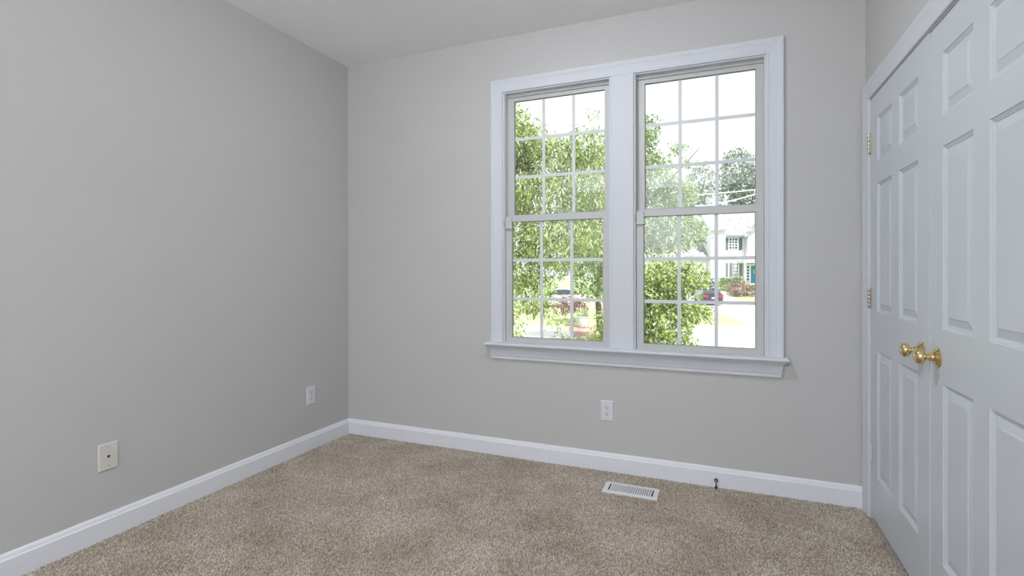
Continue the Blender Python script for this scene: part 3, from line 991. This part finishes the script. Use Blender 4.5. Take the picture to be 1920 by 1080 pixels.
# ---- shrubs and planter
tree('rounded purple leaved shrub in front of the white house', (23.4, 52.5, gz(52.5)), None,
     [(23.2, 52.5, -0.60, 1.05, 0.62), (24.2, 52.5, -0.80, 0.75, 0.50), (22.5, 52.3, -0.95, 0.5, 0.35)], 1500, 0.20, 0.35, 0.3, L_PURPLE, None, 'purple_shrub', cat='shrub')
tree('yellow green shrub beside the purple shrub and driveway', (22.2, 54.9, gz(54.9)), None,
     [(22.3, 54.9, -0.62, 0.50, 0.50), (22.9, 54.9, -0.66, 0.42, 0.42)], 700, 0.17, 0.45, 0.1, L_HEDGE, None, 'golden_shrub', cat='shrub')
tree('small green shrub under the teal door side of the purple shrub', (25.6, 55.2, gz(55.2)), None,
     [(25.5, 55.2, -0.62, 0.5, 0.42), (26.2, 55.2, -0.62, 0.5, 0.40)], 900, 0.16, 0.45, 0.1, L_MID, None, 'green_shrub', cat='shrub')
tree('clipped green hedge along the white house under its windows', (24.4, 56.9, gz(56.9)), None,
     [(23.25 + 0.42 * k, 56.9, 0.05, 0.40, 0.46) for k in range(6)], 2200, 0.16, 0.5, 0.1, L_HEDGE, None, 'clipped_hedge', cat='hedge')
tree('dark plum shrub behind the pale planter', (2.9, 31.5, G0), None,
     [(2.95, 31.0, -0.95, 0.55, 0.50), (3.5, 31.3, -0.80, 0.55, 0.50), (4.1, 31.3, -0.9, 0.5, 0.45)], 1500, 0.13, 0.5, 0.2, L_PURPLE, None, 'plum_shrub', cat='shrub')
tree('small red shrub at the back of the lawn', (2.1, 38.5, G0), None, [(2.1, 38.5, -1.35, 0.35, 0.42)], 300, 0.13, 0.5, 0.2, L_PURPLE, None, 'red_shrub', cat='shrub')
tree('low green border plants beside the pale planter', (3.35, 28.4, G0), None, [(3.25, 28.6, -1.55, 0.35, 0.24), (3.6, 28.8, -1.55, 0.3, 0.24)], 500, 0.10, 0.4, 0.1, L_HEDGE, None, 'border_plant', cat='shrub')
PLZ = G0 + 0.01
pl = empty('potted_plant', S(3.80, 27.5, PLZ), 0.39)
tag(pl, 'pale round tub planter with a small plant beside the tree trunk', 'planter')
M_POT = mat('pale_stone_pot', (0.42, 0.46, 0.43), 0.8, mottle=(0.52, 0.56, 0.52), mscale=8)
b = BM(); lathe(b, [(0, 0), (0.24, 0), (0.28, 0.08), (0.335, 0.52), (0.36, 0.54), (0.36, 0.60), (0.32, 0.60), (0.31, 0.52), (0, 0.51)], 28)
obj('pot', b, M_POT, pl, smooth=True)
V, F = leaf_cloud([(3.80, 27.5, PLZ + 0.66, 0.28, 0.12)], 260, 0.10, 0.4, -0.1)
_r3 = cloud_obj('plant_leaves', V, F, L_HEDGE, pl)
# undo the turned frame of the tub for its leaves
_r3.matrix_parent_inverse = Matrix.Rotation(-0.39, 4, 'Z')

# ---- white strips over the far tree, and poles built to hold them
M_STRIP = mat('strip_white', (0.78, 0.79, 0.80), 0.5)
M_POLE = mat('weathered_pole', (0.30, 0.25, 0.20), 0.9)
for (e, s, h), lb in (((33.6, 68.0, 13.2), 'tall wooden pole holding the white strips to the far right of the white house'),
                      ((3.0, 76.0, 13.6), 'tall wooden pole holding a white strip behind the garden trees')):
    up = empty('strip_pole', S(e, s, -0.4), 0.39)
    tag(up, lb, 'utility pole', 'strip poles')
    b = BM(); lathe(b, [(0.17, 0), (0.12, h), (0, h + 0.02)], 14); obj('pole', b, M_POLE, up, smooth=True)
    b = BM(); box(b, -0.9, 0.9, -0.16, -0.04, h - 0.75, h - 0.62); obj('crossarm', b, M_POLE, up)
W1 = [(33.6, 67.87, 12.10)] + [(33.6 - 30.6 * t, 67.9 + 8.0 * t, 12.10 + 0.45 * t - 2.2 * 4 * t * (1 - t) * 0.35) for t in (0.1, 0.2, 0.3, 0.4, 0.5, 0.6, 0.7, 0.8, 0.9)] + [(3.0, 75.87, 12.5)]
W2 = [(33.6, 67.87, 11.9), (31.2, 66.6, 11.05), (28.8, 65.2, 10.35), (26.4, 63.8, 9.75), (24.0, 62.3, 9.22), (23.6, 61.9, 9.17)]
for pts, lb in ((W1, 'level white strip crossing the tall dark tree'), (W2, 'slanting white strip running down to the white house roof')):
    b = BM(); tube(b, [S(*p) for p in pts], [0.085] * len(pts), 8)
    tag(obj('white_strip', b, M_STRIP), lb, 'wire', 'white strips')

# ---- the white house across the street (local frame: x along front, y away, z up)
house = empty('house', S(0, 0, 0), 0.3895)
tag(house, 'white two storey house with teal front door across the street', 'house')
M_SIDING = mat('white_siding', (0.60, 0.60, 0.60), 0.8, bump=0.3, bscale=1.0, stretch=(0.01, 0.01, 7))
M_ROOF = mat('grey_shingle', (0.17, 0.17, 0.175), 0.95, spec=0.1, mottle=(0.36, 0.36, 0.37), mscale=2.6)
M_HTRIM = mat('house_trim', (0.74, 0.74, 0.73), 0.6)
M_SHUT = mat('slate_blue_shutter', (0.06, 0.10, 0.16), 0.6)
M_SHUTG = mat('grey_shutter', (0.15, 0.16, 0.20), 0.6)
M_TEAL = mat('teal_door_paint', (0.0, 0.20, 0.34), 0.4)
M_HGLASS = mat('house_window_glass', (0.015, 0.02, 0.025), 0.08)
M_WREATH = mat('peach_wreath', (0.62, 0.36, 0.22), 0.8)
hb = -0.4


def gable_x(bm, x0, x1, y0, y1, ze, zr):
    """block with ridge along x."""
    ym = (y0 + y1) / 2
    loft(bm, [[(x, y0, hb), (x, y1, hb), (x, y1, ze), (x, ym, zr), (x, y0, ze)] for x in (x0, x1)])


def roof_x(bm, x0, x1, y0, y1, ze, zr, o=0.35, t=0.16):
    ym = (y0 + y1) / 2
    k = (zr - ze) / (ym - y0)
    za = ze - o * k + 0.02
    loft(bm, [[(x, y0 - o, za), (x, ym, zr + 0.02), (x, y1 + o, za), (x, y1 + o, za + t), (x, ym, zr + t + 0.02), (x, y0 - o, za + t)] for x in (x0, x1)])


def hpart(name, bm, m, parent=None):
    return obj(name, bm, m, parent or house)


def hwindow(x0, x1, z0, z1, y, cols, rows):
    b = BM()
    ringframe(b, (x0 - 0.07, x1 + 0.07, z0 - 0.07, z1 + 0.07), (x0, x1, z0, z1), y - 0.06, y + 0.01, XZ)
    for k in range(1, cols):
        x = x0 + (x1 - x0) * k / cols
        box(b, x - 0.05, x + 0.05, y - 0.045, y + 0.0, z0, z1)
    for k in range(1, rows):
        z = z0 + (z1 - z0) * k / rows
        box(b, x0, x1, y - 0.043, y + 0.0, z - 0.05, z + 0.05)
    f = hpart('window', b, M_HTRIM)
    b = BM(); box(b, x0, x1, y - 0.02, y - 0.005, z0, z1)
    obj('pane', b, M_HGLASS, f)


def shutter(x0, x1, z0, z1, y, m):
    b = BM()
    box(b, x0, x1, y - 0.05, y, z0, z1)
    zm = (z0 + z1) / 2
    for a, c in ((z0 + 0.07, zm - 0.04), (zm + 0.04, z1 - 0.07)):
        n = 7
        for k in range(n):
            z = a + (c - a) * (k + 0.5) / n
            box(b, x0 + 0.05, x1 - 0.05, y - 0.065, y - 0.05, z - 0.03, z + 0.03)
    hpart('shutter', b, m)


# A: tall block whose gable end faces the garage
b = BM(); gable_x(b, 22.3, 23.95, 57.6, 66.0, 5.95, 9.0); hpart('wall', b, M_SIDING)
b = BM(); roof_x(b, 21.95, 23.95, 57.6, 66.0, 5.95, 9.0); hpart('roof', b, M_ROOF)
# B: middle section with the windows
b = BM(); gable_x(b, 23.95, 26.72, 59.0, 66.5, 5.5, 8.6); hpart('wall', b, M_SIDING)
b = BM(); roof_x(b, 23.95, 30.3, 59.0, 66.5, 5.5, 8.6, 0.45); hpart('roof', b, M_ROOF)
b = BM(); box(b, 23.95, 26.75, 58.52, 58.58, 5.10, 5.30); box(b, 23.95, 26.75, 58.58, 59.0, 5.26, 5.30); hpart('eave_board', b, M_SHUTG)
YB2 = 59.0
hwindow(24.95, 25.85, 3.75, 4.95, YB2, 3, 4)
hwindow(23.98, 24.30, 3.75, 4.95, YB2, 1, 4)
shutter(24.46, 24.80, 3.62, 5.0, YB2, M_SHUT)
shutter(26.06, 26.42, 3.62, 5.0, YB2, M_SHUT)
hwindow(23.98, 24.36, 0.62, 2.12, YB2, 2, 4)
hwindow(25.40, 25.92, 0.62, 2.12, YB2, 3, 4)
for x0, x1 in ((24.48, 24.79), (24.99, 25.31), (26.13, 26.45)):
    shutter(x0, x1, 0.55, 2.15, YB2, M_SHUTG)
# C: front gable wing over the porch
b = BM()
loft(b, [[(26.7, y, 2.35), (33.7, y, 2.35), (33.7, y, 5.3), (30.2, y, 8.0), (26.7, y, 5.3)] for y in (58.2, 66.0)])
hpart('wall', b, M_SIDING)
b = BM()
loft(b, [[(26.3, y, 5.0), (30.2, y, 8.02), (34.1, y, 5.0), (34.1, y, 5.16), (30.2, y, 8.2), (26.3, y, 5.16)] for y in (57.9, 66.0)])
hpart('roof', b, M_ROOF)
# porch back wall, door, sidelight, transom, columns
b = BM(); box(b, 26.7, 33.7, 59.3, 66.0, hb, 2.35); hpart('wall', b, M_SIDING)
b = BM(); box(b, 25.95, 33.9, 57.4, 58.99, 2.12, 2.36); box(b, 25.9, 34.0, 57.3, 58.99, 2.36, 2.46); hpart('porch_beam', b, M_HTRIM)
b = BM(); box(b, 25.9, 33.9, 57.4, 59.3, hb, -0.20); hpart('porch_step', b, M_CONC)
for x in (26.10, 33.6):
    b = BM(); lathe(b, [(0.13, -0.2), (0.13, -0.08), (0.10, -0.05), (0.085, 2.0), (0.12, 2.03), (0.12, 2.12)], 16, Matrix.Translation((x, 57.55, 0)))
    hpart('porch_column', b, M_HTRIM)
YD = 59.3
b = BM(); ringframe(b, (27.42, 28.62, -0.20, 1.92), (27.52, 28.52, -0.20 + 0.0, 1.84), YD - 0.10, YD, XZ); hpart('door_frame', b, M_HTRIM)
b = BM()
box(b, 27.52, 28.52, YD - 0.06, YD - 0.01, -0.19, 1.84)
for a, c in ((0.0, 0.7), (0.85, 1.7)):
    for x in (27.62, 28.06):
        ringframe(b, (x, x + 0.34, a, c), (x + 0.05, x + 0.29, a + 0.05, c - 0.05), YD - 0.075, YD - 0.06, XZ)
fd = hpart('front_door', b, M_TEAL)
b = BM()
N_ = 24
loft(b, [[(27.98 + (0.17 + 0.06 * math.cos(q)) * math.cos(2 * math.pi * k / N_), YD - 0.10 + 0.05 * math.sin(q), 1.15 + (0.20 + 0.06 * math.cos(q)) * math.sin(2 * math.pi * k / N_))
          for q in [2 * math.pi * j / 8 for j in range(8)]] for k in range(N_ + 1)], caps=False)
obj('door_wreath', b, M_WREATH, fd)
b = BM(); tube(b, [(28.0, YD - 0.09, 0.50), (28.3, YD - 0.09, 0.22), (28.5, YD - 0.09, 0.05)], [0.03, 0.03, 0.03], 8)  # thin white bar slanting across the door
obj('diagonal_bar', b, M_HTRIM, fd)
hwindow(27.10, 27.34, 0.10, 1.80, YD, 1, 5)
hwindow(27.12, 28.55, 2.00, 2.16, YD, 5, 1)
b = BM(); lathe(b, [(0.05, 0), (0.05, 5.3)], 10, Matrix.Translation((26.62, 58.9, 0.0))); hpart('downspout', b, M_HTRIM)
# G: garage wing towards the trees
b = BM(); gable_x(b, 12.0, 22.3, 58.5, 65.5, 2.9, 6.0); hpart('wall', b, M_SIDING)
b = BM(); roof_x(b, 11.7, 22.28, 58.5, 65.5, 2.9, 6.0); hpart('roof', b, M_ROOF)


# ---- cars
def car(label, e, s, rz, paint, name='sedan'):
    z = gz(s) + 0.04
    root = empty(name, S(e, s, z), rz + 0.3895)
    tag(root, label, 'car')
    # local: x = length (front +x), y = width
    b = BM()
    st = [(-2.30, 0.55, 0.45, 0.86), (-2.25, 0.80, 0.35, 0.98), (-1.9, 0.87, 0.25, 1.02), (-1.2, 0.90, 0.22, 1.00), (0.0, 0.91, 0.22, 0.97), (0.9, 0.90, 0.22, 0.95),
          (1.6, 0.88, 0.24, 0.88), (2.1, 0.80, 0.30, 0.76), (2.28, 0.60, 0.40, 0.66)]
    rings = []
    for x, hw, zb_, zt_ in st:
        rings.append([(x, -hw * 0.92, zb_), (x, -hw, zb_ + 0.18), (x, -hw, zt_ - 0.12), (x, -hw * 0.88, zt_), (x, hw * 0.88, zt_), (x, hw, zt_ - 0.12), (x, hw, zb_ + 0.18), (x, hw * 0.92, zb_)])
    loft(b, rings)
    body = obj('car_body', b, paint, root, smooth=True)
    b = BM()
    st = [(-1.75, 0.76, 0.98, 1.00), (-1.05, 0.66, 0.96, 1.40), (-0.3, 0.66, 0.96, 1.45), (0.4, 0.66, 0.95, 1.42), (1.25, 0.76, 0.93, 0.96)]
    loft(b, [[(x, -0.80, zb_), (x, -hw, zt_), (x, hw, zt_), (x, 0.80, zb_)] for x, hw, zb_, zt_ in st])
    obj('cabin_glass', b, M_CARGLASS, root, smooth=True)
    b = BM()
    loft(b, [[(x, -0.64, z0), (x, -0.5, z0 + 0.05), (x, 0.5, z0 + 0.05), (x, 0.64, z0), (x, 0.6, z0 - 0.03), (x, -0.6, z0 - 0.03)] for x, z0 in ((-1.12, 1.39), (-0.3, 1.455), (0.45, 1.42))])
    obj('car_roof', b, paint, root, smooth=True)
    for x in (-1.4, 1.4):
        for y in (-0.82, 0.82):
            b = BM()
            lathe(b, [(0, -0.10), (0.28, -0.10), (0.33, -0.07), (0.33, 0.07), (0.28, 0.10), (0, 0.10)], 20, Matrix.Translation((x, y, 0.33)) @ Matrix.Rotation(math.pi / 2, 4, 'X'))
            w_ = obj('wheel', b, M_TYRE, root)
            b = BM()
            lathe(b, [(0, -0.112), (0.20, -0.108), (0.21, -0.10), (0.21, 0.10), (0.20, 0.108), (0, 0.112)], 16, Matrix.Translation((x, y, 0.33)) @ Matrix.Rotation(math.pi / 2, 4, 'X'))
            obj('hubcap', b, M_HUB, w_)
    for y in (-0.62, 0.62):
        b = BM(); box(b, -2.31, -2.20, y - 0.20, y + 0.20, 0.68, 0.86, 0.02)
        obj('tail_light', b, M_TAIL, root)
    b = BM(); box(b, -2.315, -2.29, -0.16, 0.16, 0.56, 0.68)
    obj('number_plate', b, M_HTRIM, root)
    return root


M_CARGLASS = mat('car_glass', (0.03, 0.04, 0.05), 0.05)
M_TYRE = mat('tyre_rubber', (0.02, 0.02, 0.02), 0.9)
M_HUB = mat('hubcap_silver', (0.6, 0.6, 0.6), 0.3, metal=0.6)
M_TAIL = mat('red_tail_light', (0.45, 0.02, 0.03), 0.3)
M_CARDARK = mat('dark_car_paint', (0.03, 0.03, 0.05), 0.2)
M_CARPLUM = mat('plum_car_paint', (0.06, 0.03, 0.05), 0.2)
M_CARWHITE = mat('white_car_paint', (0.78, 0.78, 0.78), 0.25)
car('dark sedan seen from behind on the driveway of the white house', 17.75, 46.5, math.radians(80), M_CARDARK)
car('plum dark car parked further up the driveway beside the yellow green shrub', 19.9, 53.0, math.radians(80), M_CARPLUM)
car('white car half hidden by leaves beyond the lawn', 4.1, 44.0, math.radians(175), M_CARWHITE)
